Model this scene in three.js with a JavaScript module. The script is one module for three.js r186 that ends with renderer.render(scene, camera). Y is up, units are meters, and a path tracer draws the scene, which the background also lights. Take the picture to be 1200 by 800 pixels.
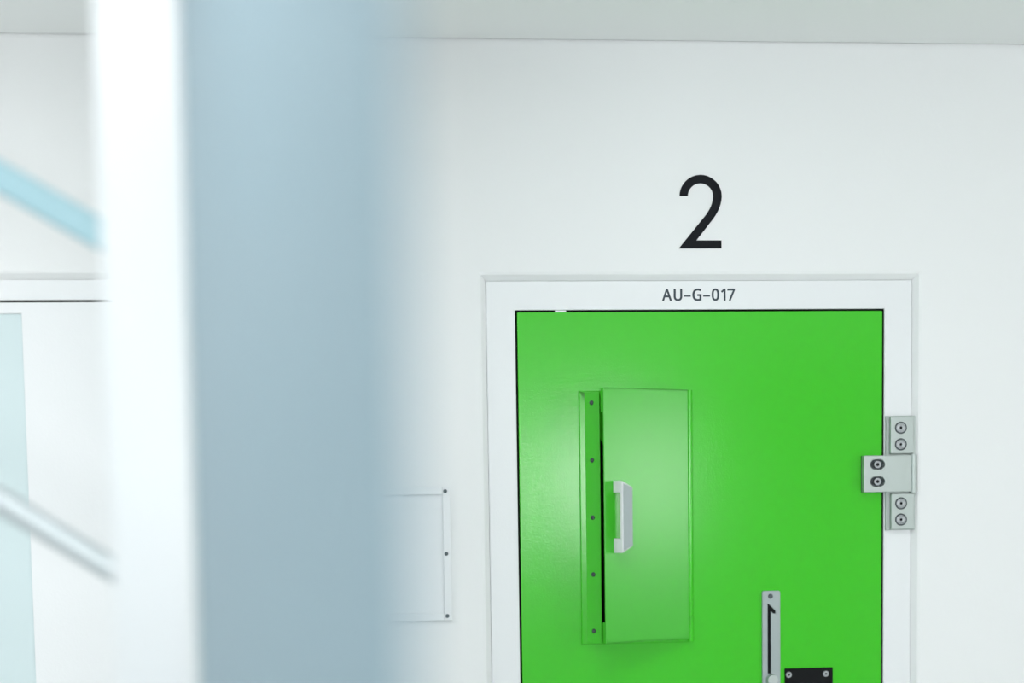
import * as THREE from 'three';
import { RoundedBoxGeometry } from 'three/addons/geometries/RoundedBoxGeometry.js';
import { mergeGeometries } from 'three/addons/utils/BufferGeometryUtils.js';
import { FontLoader } from 'three/addons/loaders/FontLoader.js';
import { TextGeometry } from 'three/addons/geometries/TextGeometry.js';
import { RectAreaLightUniformsLib } from 'three/addons/lights/RectAreaLightUniformsLib.js';

// ---------------------------------------------------------------- camera, sky, lights, exposure
const scene = new THREE.Scene();
const camera = new THREE.PerspectiveCamera(2 * Math.atan(400 / 1500) * 180 / Math.PI, 1.5, 0.05, 60);
camera.position.set(0, 1.6, 3);
camera.rotation.set(-0.0652337, -0.0724594, -0.0151723, 'YXZ');
camera.setViewOffset(1200, 800, 0, -285.73, 1200, 800);   // the frame is the upper part of the lens's picture
camera.focus = 3.0;
camera.userData.fStop = 0.43;
camera.updateProjectionMatrix();

const renderer = new THREE.WebGLRenderer({ antialias: true });
renderer.toneMapping = THREE.LinearToneMapping;
renderer.toneMappingExposure = 1.02;
renderer.shadowMap.enabled = true;

RectAreaLightUniformsLib.init();
scene.background = new THREE.Color().setRGB(3.6, 3.8, 3.9);      // overcast sky outside the windows
const ROOM = { x0: -3.2, x1: 3.6, z1: 7.0, top: 2.6528 };
const WALL_Z = 0.012;
const DAY = new THREE.Color().setRGB(0.99, 0.995, 1.0);
function daylight(x, y, z, w, h, tx, ty, tz, power) {
  const l = new THREE.RectAreaLight(DAY, power, w, h);
  l.position.set(x, y, z); l.lookAt(tx, ty, tz); scene.add(l);
}
const SKY = 12;
const WIN = [                                                      // the hall's windows: u runs along the wall
  { wall: 'rear', u0: -1.5, u1: 0.6, y0: 1.2, y1: 2.25 },
  { wall: 'rear', u0: 1.0, u1: 1.9, y0: 1.3, y1: 2.2 },
  { wall: 'right', u0: 2.15, u1: 2.95, y0: 1.35, y1: 2.05 },
];
for (const w of WIN) {
  const u = (w.u0 + w.u1) / 2, v = (w.y0 + w.y1) / 2, e = 0.02;
  const [p, to] = { rear: [[u, v, ROOM.z1 - e], [0, 0, -1]], right: [[ROOM.x1 - e, v, u], [-1, 0, 0]], left: [[ROOM.x0 + e, v, u], [1, 0, 0]] }[w.wall];
  daylight(...p, w.u1 - w.u0 - 0.1, w.y1 - w.y0 - 0.1, p[0] + to[0], p[1] + to[1], p[2] + to[2], SKY);
}
const LAMP_POWER = 9;                                              // the added ceiling panels, built below

// ---------------------------------------------------------------- helpers
let seed = 7;
const rnd = () => ((seed = (seed * 1664525 + 1013904223) >>> 0) / 4294967296);
const taken = {};
function numbered(n) {
  if (!(n in taken)) { taken[n] = 0; return n; }
  taken[n]++; return `${n}_${String(taken[n]).padStart(3, '0')}`;
}
function boxUV(g) {                                                // uv in metres, by the way each face points
  g = g.index ? g.toNonIndexed() : g;
  const p = g.attributes.position, n = g.attributes.normal, uv = new Float32Array(p.count * 2);
  for (let i = 0; i < p.count; i++) {
    const ax = Math.abs(n.getX(i)), ay = Math.abs(n.getY(i)), az = Math.abs(n.getZ(i));
    const [u, v] = az >= ax && az >= ay ? [p.getX(i), p.getY(i)] : ax >= ay ? [p.getZ(i), p.getY(i)] : [p.getX(i), p.getZ(i)];
    uv[2 * i] = u; uv[2 * i + 1] = v;
  }
  g.setAttribute('uv', new THREE.BufferAttribute(uv, 2));
  return g;
}
function mesh(name, geometry, material, parent = scene) {
  const list = Array.isArray(geometry) ? geometry : [geometry];
  const gs = list.map((g) => { const r = boxUV(g); for (const k of Object.keys(r.attributes)) if (!['position', 'normal', 'uv'].includes(k)) r.deleteAttribute(k); return r; });
  const m = new THREE.Mesh(gs.length > 1 ? mergeGeometries(gs) : gs[0], material);
  m.name = parent === scene ? numbered(name) : name;
  m.castShadow = m.receiveShadow = true;
  parent.add(m);
  return m;
}
function group(name, parent = scene) {
  const g = new THREE.Group(); g.name = parent === scene ? numbered(name) : name; parent.add(g); return g;
}
function tag(o, label, category, kind, grp) {
  o.userData.label = label;
  if (category) o.userData.category = category;
  if (kind) o.userData.kind = kind;
  if (grp) o.userData.group = grp;
  return o;
}
const box = (x0, x1, y0, y1, z0, z1) => new THREE.BoxGeometry(x1 - x0, y1 - y0, z1 - z0).translate((x0 + x1) / 2, (y0 + y1) / 2, (z0 + z1) / 2);
function rbox(x0, x1, y0, y1, z0, z1, r = 0.002, s = 2) {
  return new RoundedBoxGeometry(x1 - x0, y1 - y0, z1 - z0, s, r).translate((x0 + x1) / 2, (y0 + y1) / 2, (z0 + z1) / 2);
}
function rectShape(x0, x1, y0, y1, r = 0) {
  const s = new THREE.Shape();
  if (!r) { s.moveTo(x0, y0); s.lineTo(x1, y0); s.lineTo(x1, y1); s.lineTo(x0, y1); s.closePath(); return s; }
  s.moveTo(x0 + r, y0); s.lineTo(x1 - r, y0); s.absarc(x1 - r, y0 + r, r, -Math.PI / 2, 0);
  s.lineTo(x1, y1 - r); s.absarc(x1 - r, y1 - r, r, 0, Math.PI / 2);
  s.lineTo(x0 + r, y1); s.absarc(x0 + r, y1 - r, r, Math.PI / 2, Math.PI);
  s.lineTo(x0, y0 + r); s.absarc(x0 + r, y0 + r, r, Math.PI, 1.5 * Math.PI);
  return s;
}
function plate(shape, z0, z1, bevel = 0, holes = []) {            // front face at z1
  for (const h of holes) shape.holes.push(h);
  const g = new THREE.ExtrudeGeometry(shape, { depth: z1 - z0 - bevel, bevelEnabled: bevel > 0, bevelSize: bevel, bevelThickness: bevel, bevelOffset: -bevel, bevelSegments: 2, curveSegments: 16 });
  return g.translate(0, 0, z0);
}
const cyl = (r0, r1, h, n = 24) => new THREE.CylinderGeometry(r0, r1, h, n);
// profile points [outwards from the opening, z] swept round the two sides and the head of a door opening, with mitred corners
function doorFrame(x0, x1, top, profile) {
  const pos = [];
  const ring = profile.map(([o, z]) => [[x0 - o, 0, z], [x0 - o, top + o, z], [x1 + o, top + o, z], [x1 + o, 0, z]]);
  for (let i = 0; i < ring.length; i++) {
    const a = ring[i], b = ring[(i + 1) % ring.length];
    for (let k = 0; k < 3; k++) pos.push(...a[k], ...b[k + 1], ...a[k + 1], ...a[k], ...b[k], ...b[k + 1]);
  }
  const g = new THREE.BufferGeometry();
  g.setAttribute('position', new THREE.Float32BufferAttribute(pos, 3));
  g.computeVertexNormals();
  return g;
}

// ---------------------------------------------------------------- textures and materials
function noiseTexture(size, cells, octaves, gain, contrast = 1) {  // tileable value noise, grey
  const data = new Uint8Array(size * size * 4), lat = [];
  for (let o = 0; o < octaves; o++) { const n = cells << o; lat.push([n, Float32Array.from({ length: n * n }, rnd)]); }
  for (let y = 0; y < size; y++) for (let x = 0; x < size; x++) {
    let v = 0, a = 1, t = 0;
    for (const [n, L] of lat) {
      const fx = x / size * n, fy = y / size * n, ix = Math.floor(fx), iy = Math.floor(fy);
      const sx = (fx - ix) ** 2 * (3 - 2 * (fx - ix)), sy = (fy - iy) ** 2 * (3 - 2 * (fy - iy));
      const at = (i, j) => L[(j % n) * n + (i % n)];
      v += a * ((at(ix, iy) * (1 - sx) + at(ix + 1, iy) * sx) * (1 - sy) + (at(ix, iy + 1) * (1 - sx) + at(ix + 1, iy + 1) * sx) * sy);
      t += a; a *= gain;
    }
    const b = Math.max(0, Math.min(255, 128 + (v / t - 0.5) * 255 * contrast));
    const k = (y * size + x) * 4; data[k] = data[k + 1] = data[k + 2] = b; data[k + 3] = 255;
  }
  const tx = new THREE.DataTexture(data, size, size);
  tx.wrapS = tx.wrapT = THREE.RepeatWrapping; tx.magFilter = THREE.LinearFilter; tx.minFilter = THREE.LinearMipmapLinearFilter; tx.generateMipmaps = true; tx.needsUpdate = true;
  return tx;
}
function rep(t, u, v = u) { const c = t.clone(); c.repeat.set(u, v); c.needsUpdate = true; return c; }
const peel = noiseTexture(512, 64, 2, 0.5, 1.3);                   // orange peel of sprayed paint
const coarse = noiseTexture(256, 8, 4, 0.6, 1.2);
const rgb = (r, g, b) => new THREE.Color().setRGB(r, g, b);
const M = {
  wall: new THREE.MeshStandardMaterial({ color: rgb(0.80, 0.815, 0.815), roughness: 0.75, bumpMap: rep(peel, 2.2), bumpScale: 0.00008 }),
  ceiling: new THREE.MeshStandardMaterial({ color: rgb(0.90, 0.915, 0.905), roughness: 0.9, bumpMap: rep(coarse, 3), bumpScale: 0.0004 }),
  floor: new THREE.MeshStandardMaterial({ color: rgb(0.68, 0.70, 0.70), roughness: 0.45, roughnessMap: rep(coarse, 0.7), bumpMap: rep(peel, 1.5), bumpScale: 0.0003 }),
  frame: new THREE.MeshPhysicalMaterial({ color: rgb(0.77, 0.79, 0.80), roughness: 0.42, bumpMap: rep(peel, 5), bumpScale: 0.0001 }),
  green: new THREE.MeshPhysicalMaterial({ color: rgb(0.043, 0.52, 0.010), roughness: 0.14, bumpMap: rep(peel, 7), bumpScale: 0.00008 }),
  greenFlap: new THREE.MeshPhysicalMaterial({ color: rgb(0.048, 0.46, 0.022), roughness: 0.25, bumpMap: rep(peel, 7), bumpScale: 0.00003 }),
  black: new THREE.MeshPhysicalMaterial({ color: rgb(0.006, 0.007, 0.008), roughness: 0.6, specularIntensity: 0.25 }),
  seal: new THREE.MeshPhysicalMaterial({ color: rgb(0.006, 0.007, 0.006), roughness: 0.9, specularIntensity: 0.15 }),
  print: new THREE.MeshPhysicalMaterial({ color: rgb(0.010, 0.011, 0.014), roughness: 0.6, specularIntensity: 0.2 }),
  printGrey: new THREE.MeshPhysicalMaterial({ color: rgb(0.055, 0.07, 0.085), roughness: 0.6, specularIntensity: 0.3 }),
  steel: new THREE.MeshStandardMaterial({ color: rgb(0.43, 0.48, 0.46), metalness: 0.7, roughness: 0.5, bumpMap: rep(coarse, 30), bumpScale: 0.00004 }),
  screw: new THREE.MeshStandardMaterial({ color: rgb(0.34, 0.36, 0.37), metalness: 0.8, roughness: 0.4 }),
  darkScrew: new THREE.MeshStandardMaterial({ color: rgb(0.07, 0.085, 0.09), metalness: 0.6, roughness: 0.5 }),
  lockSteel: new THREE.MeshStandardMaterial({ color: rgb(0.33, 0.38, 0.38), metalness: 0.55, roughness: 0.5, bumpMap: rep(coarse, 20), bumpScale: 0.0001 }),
  handle: new THREE.MeshPhysicalMaterial({ color: rgb(0.80, 0.80, 0.82), roughness: 0.45 }),
  post: new THREE.MeshPhysicalMaterial({ color: rgb(0.69, 0.715, 0.725), roughness: 0.3 }),
  blue: new THREE.MeshPhysicalMaterial({ color: rgb(0.27, 0.375, 0.43), roughness: 0.45, specularIntensity: 0.45 }),
  rail: new THREE.MeshPhysicalMaterial({ color: rgb(0.32, 0.51, 0.57), roughness: 0.3 }),
  railSteel: new THREE.MeshStandardMaterial({ color: rgb(0.52, 0.57, 0.59), metalness: 0.5, roughness: 0.35 }),
  frosted: new THREE.MeshPhysicalMaterial({ color: rgb(0.60, 0.71, 0.725), roughness: 0.3 }),
  glass: new THREE.MeshPhysicalMaterial({ color: 0xffffff, transmission: 1, thickness: 0, roughness: 0.02, ior: 1.5 }),
  lamp: new THREE.MeshStandardMaterial({ color: rgb(0.9, 0.9, 0.9), emissive: rgb(1, 1, 0.98), emissiveIntensity: 1.6, roughness: 0.6 }),
};

// ---------------------------------------------------------------- the room
const D = { x0: 0.2341, x1: 1.1138, top: 2.0437, face: 0.0675 };                // opening of the green door
const D2 = { x0: -1.505, x1: -0.625, top: 2.0712, face: 0.046 };               // opening of the white door beside it
{
  const s = rectShape(ROOM.x0 - 0.2, ROOM.x1 + 0.2, -0.2, ROOM.top + 0.2);
  const hole = (d) => rectShape(d.x0 - d.face - 0.018, d.x1 + d.face + 0.018, -0.01, d.top + d.face + 0.018);
  tag(mesh('wall_back', plate(s, WALL_Z - 0.25, WALL_Z, 0, [hole(D), hole(D2)]), M.wall), 'white painted wall around the green door', null, 'structure');
  tag(mesh('ceiling', box(ROOM.x0 - 0.2, ROOM.x1 + 0.2, ROOM.top, ROOM.top + 0.2, WALL_Z + 0.005, ROOM.z1 + 0.2), M.ceiling), 'plain pale grey ceiling above the wall', null, 'structure');
  tag(mesh('floor', box(ROOM.x0 - 0.2, ROOM.x1 + 0.2, -0.2, 0, WALL_Z, ROOM.z1 + 0.2), M.floor), 'slate grey floor of the hall', null, 'structure');
  const holes = (side, f) => WIN.filter((w) => w.wall === side).map((w) => rectShape(f * w.u0 < f * w.u1 ? f * w.u0 : f * w.u1, f * w.u0 < f * w.u1 ? f * w.u1 : f * w.u0, w.y0, w.y1));
  tag(mesh('wall_rear', plate(rectShape(ROOM.x0, ROOM.x1, 0, ROOM.top), ROOM.z1, ROOM.z1 + 0.2, 0, holes('rear', 1)), M.wall), 'white rear wall behind the camera', null, 'structure');
  const side = (name) => plate(rectShape(-(ROOM.z1 + 0.2), -WALL_Z, 0, ROOM.top), 0, 0.2, 0, holes(name, -1)).rotateY(Math.PI / 2);
  tag(mesh('wall_right', side('right').translate(ROOM.x1, 0, 0), M.wall), 'white right wall of the hall', null, 'structure');
  tag(mesh('wall_left', side('left').translate(ROOM.x0 - 0.2, 0, 0), M.wall), 'white left wall of the hall', null, 'structure');
  const window = (label, x0, x1, y0, y1, turn, at) => {
    const o = group('window_' + (window.n = (window.n || 0) + 1));
    tag(o, label, null, 'structure');
    mesh('window_frame', plate(rectShape(x0, x1, y0, y1), 0, 0.06, 0.003, [rectShape(x0 + 0.05, x1 - 0.05, y0 + 0.05, y1 - 0.05)]), M.frame, o);
    const n = Math.max(1, Math.round((x1 - x0) / 1.5)), step = (x1 - x0) / n;
    for (let i = 0; i < n; i++) {
      if (i) mesh('mullion', box(x0 + i * step - 0.025, x0 + i * step + 0.025, y0 + 0.05, y1 - 0.05, 0, 0.06), M.frame, o);
      mesh('pane', box(x0 + i * step + (i ? 0.025 : 0.05), x0 + (i + 1) * step - (i < n - 1 ? 0.025 : 0.05), y0 + 0.05, y1 - 0.05, 0.025, 0.031), M.glass, o);
    }
    o.rotation.y = turn; o.position.set(...at);
  };
  const said = ['wide window in the rear wall, left part', 'small window in the rear wall, right part', 'window in the right wall'];
  WIN.forEach((w, i) => {
    if (w.wall === 'rear') window(said[i], w.u0, w.u1, w.y0, w.y1, 0, [0, 0, ROOM.z1 + 0.06]);
    else window(said[i], -w.u1, -w.u0, w.y0, w.y1, Math.PI / 2, [w.wall === 'right' ? ROOM.x1 + 0.06 : ROOM.x0 - 0.12, 0, 0]);
  });
}

// door frames (trim): front face in the plane z = 0, set back in the wall; a plaster slope leads out to the wall's face
const frameProfile = (f) => [[0, -0.11], [0, -0.0012], [0.0012, 0], [f - 0.003, 0], [f - 0.001, -0.0008], [f, -0.003], [f, -0.11]];
const slopeProfile = (f) => [[f + 0.0004, -0.04], [f + 0.0004, -0.002], [f + 0.0018, -0.0005], [f + 0.012, WALL_Z - 0.0015], [f + 0.018, WALL_Z], [f + 0.0182, WALL_Z - 0.004], [f + 0.0182, -0.04]];
const trim1 = group('trim_1');
tag(trim1, 'white steel door frame around the green cell door', 'door frame', 'structure');
mesh('frame', doorFrame(D.x0, D.x1, D.top, frameProfile(D.face)), M.frame, trim1);
mesh('plaster_edge', doorFrame(D.x0, D.x1, D.top, slopeProfile(D.face)), M.wall, trim1);
const trim2 = group('trim_2');
tag(trim2, 'white door frame of the white door behind the stair rails', 'door frame', 'structure');
mesh('frame', doorFrame(D2.x0, D2.x1, D2.top, frameProfile(D2.face)), M.frame, trim2);
mesh('plaster_edge', doorFrame(D2.x0, D2.x1, D2.top, slopeProfile(D2.face)), M.wall, trim2);

// ---------------------------------------------------------------- the green cell door
const door1 = group('door_1');
tag(door1, 'bright green steel cell door with raised viewing hatch and heavy hinge', 'door', 'structure');
const GAP = 0.005, HATCH = { x0: 0.3805, x1: 0.6506, y0: 1.2605, y1: 1.8561 }, HOLE = { x0: 0.4285, x1: 0.615, y0: 1.309, y1: 1.803 };
{
  const s = rectShape(D.x0 + GAP, D.x1 - GAP, 0.006, D.top - GAP, 0.003);
  mesh('leaf', plate(s, -0.055, 0, 0.0012, [rectShape(HOLE.x0, HOLE.x1, HOLE.y0, HOLE.y1)]), M.green, door1);
  // rubber seal that closes the joint behind the leaf's rim
  mesh('seal', doorFrame(D.x0, D.x1, D.top, [[-0.0047, -0.05], [-0.0047, -0.004], [-0.0003, -0.004], [-0.0003, -0.05]]), M.seal, door1);
  mesh('spacer', box(0.328, 0.354, D.top - GAP, D.top - 0.0006, -0.03, -0.0015), M.frame, door1);

  // hatch: base plate with bolts, opening behind it closed by a dark inner plate
  mesh('hatch_frame', plate(rectShape(HATCH.x0, HATCH.x1, HATCH.y0, HATCH.y1, 0.002), 0, 0.006, 0.0025, [rectShape(HOLE.x0, HOLE.x1, HOLE.y0, HOLE.y1)]), M.green, door1);
  // slanted flange between the rim and the opening, with five bolts
  const fl = group('slanted_flange', door1), A = [0.3925, 0.0045], B = [0.4248, 0.031], tilt = Math.atan2(B[1] - A[1], B[0] - A[0]), run = Math.hypot(B[0] - A[0], B[1] - A[1]);
  fl.position.set(A[0], 0, A[1]); fl.rotation.y = -tilt;
  mesh('flange', rbox(0, run, HATCH.y0 + 0.004, HATCH.y1 - 0.004, -0.003, 0, 0.0008), M.green, fl);
  for (let i = 0; i < 5; i++) {
    const y = 1.8275 + (1.2930 - 1.8275) * i / 4;
    mesh('bolt', [new THREE.SphereGeometry(0.0055, 16, 8, 0, Math.PI * 2, 0, Math.PI / 2).rotateX(Math.PI / 2).scale(1, 1, 0.6).translate(run * 0.5, y, 0)], M.darkScrew, fl);
  }
  mesh('inner_plate', box(HOLE.x0 - 0.01, HOLE.x1 + 0.01, HOLE.y0 - 0.01, HOLE.y1 + 0.01, -0.0585, -0.0555), M.seal, door1);

  // flap, hinged on the right, its left side swung out from the door; own axes: u from the left edge to the hinge, w outwards
  const flap = group('hatch_flap', door1);
  const L = new THREE.Vector2(0.4262, 0.0905), H = new THREE.Vector2(0.6425, 0.0105);
  const len = L.distanceTo(H), ang = Math.atan2(L.y - H.y, H.x - L.x);
  flap.position.set(L.x, 0, L.y); flap.rotation.y = ang;
  const y0 = 1.2690, y1 = 1.8565;
  mesh('flap_panel', [
    plate(rectShape(0, len - 0.004, y0, y1, 0.002), -0.003, 0, 0.001),
    box(0, 0.0025, y0 + 0.002, y0 + 0.05, -0.014, -0.002), box(0, 0.0025, y1 - 0.055, y1 - 0.002, -0.014, -0.002),
  ], M.greenFlap, flap);
  // cheeks that close the flap above and below
  const cheek = (y) => {
    const cs = new THREE.Shape(), c = Math.cos(ang), sn = Math.sin(ang);
    const depth = L.y - 0.009;
    cs.moveTo(0.001, 0); cs.lineTo(len - 0.006, 0); cs.lineTo(len - 0.012, -0.003);
    cs.lineTo(depth * sn + 0.012 * c, -(depth * c) + 0.012 * sn); cs.closePath();
    return new THREE.ExtrudeGeometry(cs, { depth: 0.0025, bevelEnabled: false }).rotateX(Math.PI / 2).translate(0, y, 0);
  };
  for (const y of [y0 + 0.004, y1 - 0.001]) mesh('flap_cheek', cheek(y), M.greenFlap, flap);
  mesh('hinge_barrel', [[y0 - 0.006, 1.3195], [1.3215, 1.8035], [1.8055, y1 - 0.001]].map(([a, b]) => cyl(0.0062, 0.0062, b - a, 20).translate(len - 0.0005, (a + b) / 2, -0.0015)), M.green, flap);
  // pull handle: two feet and a grip bar, far side of the grip shorter
  const hy0 = 1.4795, hy1 = 1.6445, out = 0.042, bar = 0.011, u0 = 0.0235, wide = 0.026;
  const hs = new THREE.Shape();
  hs.moveTo(0, hy0); hs.lineTo(out - 0.003, hy0 + 0.001); hs.lineTo(out, hy0 + 0.005); hs.lineTo(out, hy1 - 0.005); hs.lineTo(out - 0.003, hy1 - 0.001); hs.lineTo(0, hy1);
  hs.lineTo(0, hy1 - 0.027); hs.lineTo(out - bar, hy1 - 0.027); hs.lineTo(out - bar, hy0 + 0.033); hs.lineTo(0, hy0 + 0.033); hs.closePath();
  const hg = new THREE.ExtrudeGeometry(hs, { depth: wide - 0.002, bevelEnabled: true, bevelSize: 0.001, bevelThickness: 0.001, bevelOffset: -0.001, bevelSegments: 2 });
  const p = hg.attributes.position, mid = (hy0 + hy1) / 2;
  for (let i = 0; i < p.count; i++) {
    const t = p.getZ(i) / wide, far = Math.abs(p.getY(i) - mid) > 0.06 ? 1 - 0.17 * Math.max(0, t) : 1;
    const px = p.getX(i), py = p.getY(i), pz = p.getZ(i);
    p.setXYZ(i, u0 + pz, mid + (py - mid) * far, px + 0.0005);
  }
  const idx = []; for (let i = 0; i < p.count; i += 3) idx.push(i, i + 2, i + 1);
  hg.setIndex(idx); const hg2 = hg.toNonIndexed(); hg2.computeVertexNormals();
  const h = mesh('pull_handle', hg2, M.handle, flap); h.userData.label = 'white pull handle, its front shade added as a grey strip';
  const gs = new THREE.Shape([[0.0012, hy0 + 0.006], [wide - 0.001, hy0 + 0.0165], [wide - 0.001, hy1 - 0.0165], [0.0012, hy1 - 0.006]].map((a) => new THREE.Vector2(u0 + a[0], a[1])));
  mesh('front_shade_strip', plate(gs, out, out + 0.0014), M.lockSteel, h);  // added grey strip that puts shade on the front of the handle

  // long slide lock with a hooked slot
  const lk = group('slide_lock', door1); lk.userData.label = 'long grey metal plate with a hooked black slot';
  const slot = new THREE.Path();
  slot.moveTo(0.8290, 1.1795); slot.lineTo(0.8290, 1.3425); slot.lineTo(0.8285, 1.3465); slot.lineTo(0.8318, 1.3470); slot.lineTo(0.8480, 1.3305); slot.lineTo(0.8476, 1.3240); slot.lineTo(0.8420, 1.3245); slot.lineTo(0.8366, 1.3300); slot.lineTo(0.8366, 1.1795); slot.closePath();
  mesh('face_plate', plate(rectShape(0.8157, 0.8597, 0.985, 1.3788, 0.005), 0, 0.005, 0.001, [slot]), M.lockSteel, lk);
  mesh('slot_back', box(0.822, 0.854, 1.17, 1.352, 0.0002, 0.0012), M.black, lk);
  mesh('screw', cyl(0.0055, 0.006, 0.002).rotateX(Math.PI / 2).translate(0.8358, 1.3655, 0.006), M.darkScrew, lk);
  mesh('slide_knob', [cyl(0.012, 0.0135, 0.016).rotateX(Math.PI / 2).translate(0.8375, 1.166, 0.013), rbox(0.826, 0.849, 1.1, 1.16, 0.005, 0.012, 0.002)], M.steel, lk);

  // black lock plate
  const bp = mesh('lock_plate', [rbox(0.8708, 0.9887, 1.02, 1.1907, 0, 0.004, 0.0015)], M.black, door1);
  for (const [x, y] of [[0.8803, 1.1758], [0.9709, 1.1762], [0.8803, 1.035], [0.9709, 1.035]]) {
    mesh('screw', cyl(0.0068, 0.0074, 0.0025).rotateX(Math.PI / 2).translate(x, y, 0.0052), M.screw, bp);
    mesh('screw_socket', cyl(0.0026, 0.0026, 0.001, 6).rotateX(Math.PI / 2).translate(x, y, 0.0063), M.black, bp);
  }
  mesh('lock_cylinder', [cyl(0.016, 0.017, 0.012, 32).rotateX(Math.PI / 2).translate(0.9297, 1.09, 0.01)], M.steel, bp);

  // heavy hinge on the right side of the frame
  const hin = group('hinge', door1); hin.userData.label = 'galvanised steel hinge';
  mesh('back_plate', rbox(1.1165, 1.1885, 1.5185, 1.7905, 0, 0.006, 0.0012), M.steel, hin);
  mesh('hinge_block', rbox(1.1238, 1.1808, 1.6995, 1.7885, 0.006, 0.016, 0.003), M.steel, hin);
  mesh('hinge_block', rbox(1.1262, 1.1832, 1.5195, 1.6065, 0.006, 0.016, 0.003), M.steel, hin);
  const slotPath = (x0, x1, y, r) => { const s2 = new THREE.Path(); s2.moveTo(x0 + r, y - r); s2.lineTo(x1 - r, y - r); s2.absarc(x1 - r, y, r, -Math.PI / 2, Math.PI / 2); s2.lineTo(x0 + r, y + r); s2.absarc(x0 + r, y, r, Math.PI / 2, 1.5 * Math.PI); return s2; };
  mesh('hinge_arm', plate(rectShape(1.0575, 1.1735, 1.6095, 1.6965, 0.003), 0.006, 0.021, 0.0015, [slotPath(1.0735, 1.1085, 1.6752, 0.0115), slotPath(1.0738, 1.1088, 1.6348, 0.0115)]), M.steel, hin);
  mesh('arm_base', box(1.058, 1.118, 1.61, 1.696, 0, 0.0068), M.darkScrew, hin);
  mesh('hinge_knuckle', cyl(0.0085, 0.0085, 0.0905, 24).translate(1.180, 1.6525, 0.0145), M.steel, hin);
  const ringScrew = (x, y, z, r, m2) => {
    const pts = [[0, 0.0006], [r * 0.22, 0.0006], [r * 0.3, 0.0022], [r * 0.62, 0.0022], [r * 0.7, 0.0006], [r * 0.82, 0.0006], [r * 0.9, 0.0018], [r, 0.0012], [r, -0.001]].map((a) => new THREE.Vector2(a[0], a[1]));
    mesh('screw', new THREE.LatheGeometry(pts, 28).rotateX(Math.PI / 2).translate(x, y, z), m2, hin);
    mesh('screw_socket', cyl(r * 0.24, r * 0.24, 0.001, 6).rotateX(Math.PI / 2).translate(x, y, z + 0.0011), M.black, hin);
    mesh('screw_rim', new THREE.TorusGeometry(r * 0.95, r * 0.13, 6, 28).translate(x, y, z + 0.0004), M.darkScrew, hin);
  };
  for (const y of [1.7614, 1.7222]) ringScrew(1.1489, y, 0.016, 0.0135, M.screw);
  for (const y of [1.5822, 1.5435]) ringScrew(1.1503, y, 0.016, 0.0135, M.screw);
  for (const y of [1.6752, 1.6348]) {
    mesh('screw', cyl(0.0085, 0.009, 0.011, 24).rotateX(Math.PI / 2).translate(1.0925, y, 0.0115), M.screw, hin);
    mesh('screw_socket', cyl(0.0042, 0.0042, 0.001, 6).rotateX(Math.PI / 2).translate(1.0925, y, 0.0172), M.black, hin);
  }
}

// the white door beside it
const door2 = group('door_2');
tag(door2, 'white door at the left edge behind the stair rails', 'door', 'structure');
const PANE = [D2.x0 + 0.12, -0.885, 0.3, D2.top - 0.03];
mesh('leaf', plate(rectShape(D2.x0 + GAP, D2.x1 - GAP, 0.006, D2.top - GAP, 0.002), -0.055, -0.001, 0.0012, [rectShape(...PANE)]), M.frame, door2);
mesh('glazing', box(PANE[0] - 0.005, PANE[1] + 0.005, PANE[2] - 0.005, PANE[3] + 0.005, -0.012, -0.006), M.frosted, door2);
mesh('seal', doorFrame(D2.x0, D2.x1, D2.top, [[-0.0047, -0.05], [-0.0047, -0.004], [-0.0003, -0.004], [-0.0003, -0.05]]), M.seal, door2);

// ---------------------------------------------------------------- lettering
{
  // numeral 2, drawn in units of the glyph: 145..362 across, 103..468 down
  const X = (u) => 0.6180 + (u - 145) * 0.1018 / 217, Y = (v) => 2.3505 - (v - 103) * 0.1683 / 365;
  const s = new THREE.Shape();
  const pt = (u, v) => new THREE.Vector2(X(u), Y(v));
  const out = [];
  for (let i = 0; i <= 32; i++) { const a = Math.PI - i / 32 * Math.PI * 1.0; out.push(pt(256.5 + 106 * Math.cos(a), 208 - 105 * Math.sin(a))); }
  const curve = (p0, p1, p2, p3, n = 16) => new THREE.CubicBezierCurve(pt(...p0), pt(...p1), pt(...p2), pt(...p3)).getPoints(n).slice(1);
  out.push(...curve([362.5, 208], [362, 246], [346, 285], [318, 322]));
  out.push(pt(234, 428), pt(360, 428), pt(360, 468), pt(145, 468));
  out.push(...[pt(283, 300)], ...curve([283, 300], [305, 270], [318, 242], [318.5, 208]));
  for (let i = 1; i <= 28; i++) { const a = i / 28 * Math.PI; out.push(pt(255.5 + 63 * Math.cos(a), 208 - 63 * Math.sin(a))); }
  s.setFromPoints(out);
  tag(mesh('wall_numeral', plate(s, WALL_Z, WALL_Z + 0.0012), M.print), 'large black numeral 2 on the white wall above the green door', 'number');

  const font = await new FontLoader().loadAsync('fonts/droid/droid_sans_regular.typeface.json');
  const code = group('door_code', trim1); code.userData.label = 'small dark grey code AU-G-017 on the frame head';
  const size = 0.0262, space = 0.0042, glyphs = [];
  let x = 0;
  for (const ch of 'AU–G–017') {
    let g;
    if (ch === '–') { g = plate(rectShape(0, 0.0165, 0.0085, 0.0117), 0, 0.0008); }
    else { g = new TextGeometry(ch, { font, size, depth: 0.0003, curveSegments: 8, bevelEnabled: true, bevelSize: 0.0008, bevelThickness: 0.0003, bevelSegments: 1 }); g.scale(1.02, 1, 1); }
    g.computeBoundingBox(); const b = g.boundingBox; g.translate(x - b.min.x, 0, 0);
    x += b.max.x - b.min.x + space; glyphs.push(g);
  }
  const total = x - space, want = 0.7535 - 0.5800;
  for (const g of glyphs) mesh('character', g.scale(want / total, 1, 1).translate(0.5800, 2.0648, 0), M.printGrey, code);
}

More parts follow.
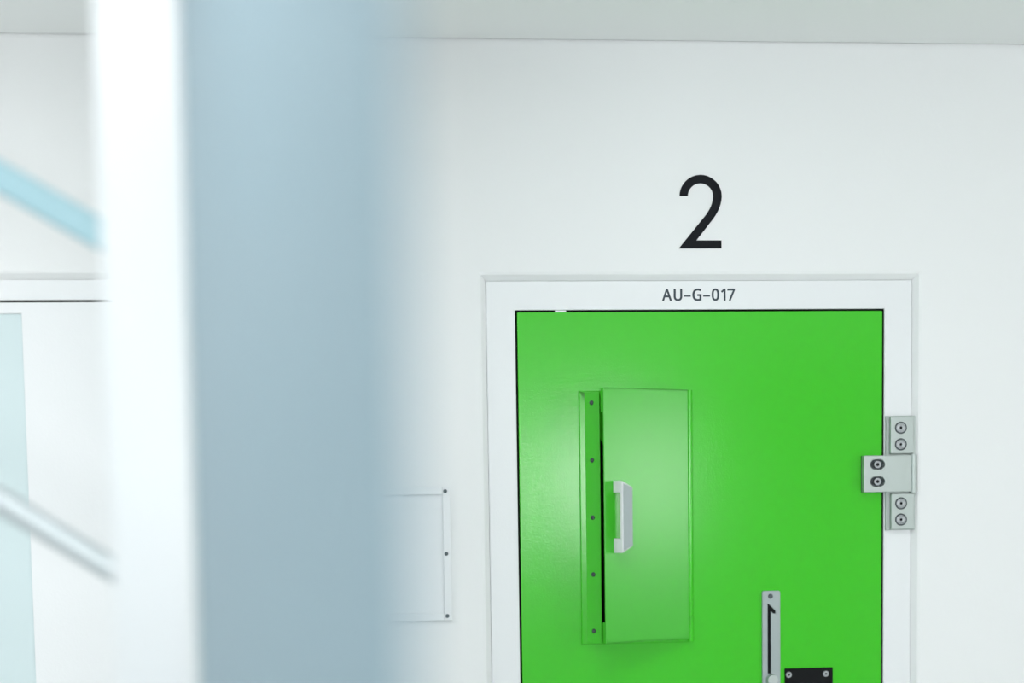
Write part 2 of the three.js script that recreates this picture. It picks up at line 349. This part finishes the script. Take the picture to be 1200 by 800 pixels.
// ---------------------------------------------------------------- access cover on the wall, left of the door
{
  const o = group('access_cover');
  tag(o, 'white square access cover screwed to the wall left of the green door', 'cover');
  const x0 = -0.235, x1 = 0.0757, y0 = 1.3260, y1 = 1.6373, w = 0.0178, f = WALL_Z + 0.008;
  mesh('cover_plate', box(x0 + w * 0.6, x1 - w * 0.6, y0 + w * 0.6, y1 - w * 0.6, WALL_Z, WALL_Z + 0.002), M.frame, o);
  mesh('rail', rbox(x1 - w, x1, y0, y1, WALL_Z, f, 0.0012), M.frame, o);
  mesh('rail', rbox(x0, x0 + w, y0, y1, WALL_Z, f, 0.0012), M.frame, o);
  mesh('rail', rbox(x0 + w + 0.0004, x1 - w - 0.0004, y1 - w, y1, WALL_Z, f, 0.0012), M.frame, o);
  mesh('rail', rbox(x0 + w + 0.0004, x1 - w - 0.0004, y0, y0 + w, WALL_Z, f, 0.0012), M.frame, o);
  for (const x of [x0 + 0.0105, x1 - 0.0115]) for (const y of [y0 + 0.0105, (y0 + y1) / 2, y1 - 0.0105]) mesh('screw', cyl(0.0042, 0.0048, 0.002, 16).rotateX(Math.PI / 2).translate(x, y, f + 0.0008), M.darkScrew, o);
}

// ---------------------------------------------------------------- stair railing at the left, in front of the white door
{
  const o = group('stair_railing');
  tag(o, 'pale blue and steel stair railing sloping down at the left edge', 'railing');
  const z = 0.7;
  const barBetween = (xa, ya, xb, yb, h, d, r) => {
    const l = Math.hypot(xb - xa, yb - ya), g = new RoundedBoxGeometry(l, h, d, 4, r);
    return g.rotateZ(Math.atan2(yb - ya, xb - xa)).translate((xa + xb) / 2, (ya + yb) / 2, z);
  };
  const k = -0.585, up = (x) => 2.170 + k * (x + 0.705), low = (x) => 1.616 + k * 1.12 * (x + 0.727);
  const xa = -1.15, xb = -0.28;
  mesh('handrail', barBetween(xa - 0.05, up(xa - 0.05), xb + 0.03, up(xb + 0.03), 0.052, 0.03, 0.008), M.rail, o);
  const a = new THREE.Vector3(xa, low(xa), z), b = new THREE.Vector3(xb, low(xb), z), l = a.distanceTo(b);
  mesh('lower_rail', cyl(0.0225, 0.0225, l, 32).rotateZ(Math.atan2(b.y - a.y, b.x - a.x) - Math.PI / 2).translate((a.x + b.x) / 2, (a.y + b.y) / 2, z), M.railSteel, o);
  for (const x of [xa, xb]) {
    mesh('railing_post', cyl(0.021, 0.021, up(x) + 0.0, 28).translate(x, up(x) / 2, z), M.railSteel, o);
    mesh('foot_plate', cyl(0.05, 0.05, 0.008, 28).translate(x, 0.004, z), M.railSteel, o);
  }
}

// ---------------------------------------------------------------- near left: white post and the open pale blue door leaf
{
  tag(mesh('post', rbox(-0.4695, -0.346, 0, ROOM.top, 0.92, 1.0, 0.006, 3), M.post), 'blurred white square post at the near left', 'post');
  const far = new THREE.Vector2(-0.340, 1.012), near = new THREE.Vector2(-0.0125, 2.05), len = far.distanceTo(near);
  const o = group('open_door_leaf');
  tag(o, 'blurred pale blue steel door leaf standing open towards the camera', 'door');
  mesh('leaf', rbox(0, len, 0.02, 2.55, -0.012, 0, 0.004, 3), M.blue, o);
  // own x axis runs from the post towards the camera; the visible face looks left
  o.position.set(far.x, 0, far.y);
  o.rotation.y = -Math.atan2(near.y - far.y, near.x - far.x);
}

// ---------------------------------------------------------------- added ceiling lamps, out of view, to brighten wall and blue leaf
for (const [x, z, where] of [[-0.84, 1.78, 'over the stair side'], [-1.9, 0.85, 'over the white door'], [0.25, 1.35, 'in front of the green door'], [-1.6, 5.2, 'at the rear left']]) {
  const o = group('added_ceiling_light');
  tag(o, 'added unseen ceiling light panel ' + where, 'light', null, 'added ceiling lights');
  mesh('housing', plate(rectShape(x - 0.62, x + 0.62, -z - 0.17, -z + 0.17), 0, 0.03, 0.002, [rectShape(x - 0.6, x + 0.6, -z - 0.15, -z + 0.15)]).rotateX(-Math.PI / 2).translate(0, ROOM.top - 0.03, 0), M.frame, o);
  mesh('lamp_diffuser', box(x - 0.6, x + 0.6, ROOM.top - 0.022, ROOM.top - 0.002, z - 0.15, z + 0.15), M.lamp, o);
  const l = new THREE.RectAreaLight(rgb(0.985, 1, 1.01), LAMP_POWER, 1.16, 0.26);
  l.position.set(x, ROOM.top - 0.026, z); l.lookAt(x, 0, z); scene.add(l);
}

renderer.render(scene, camera);
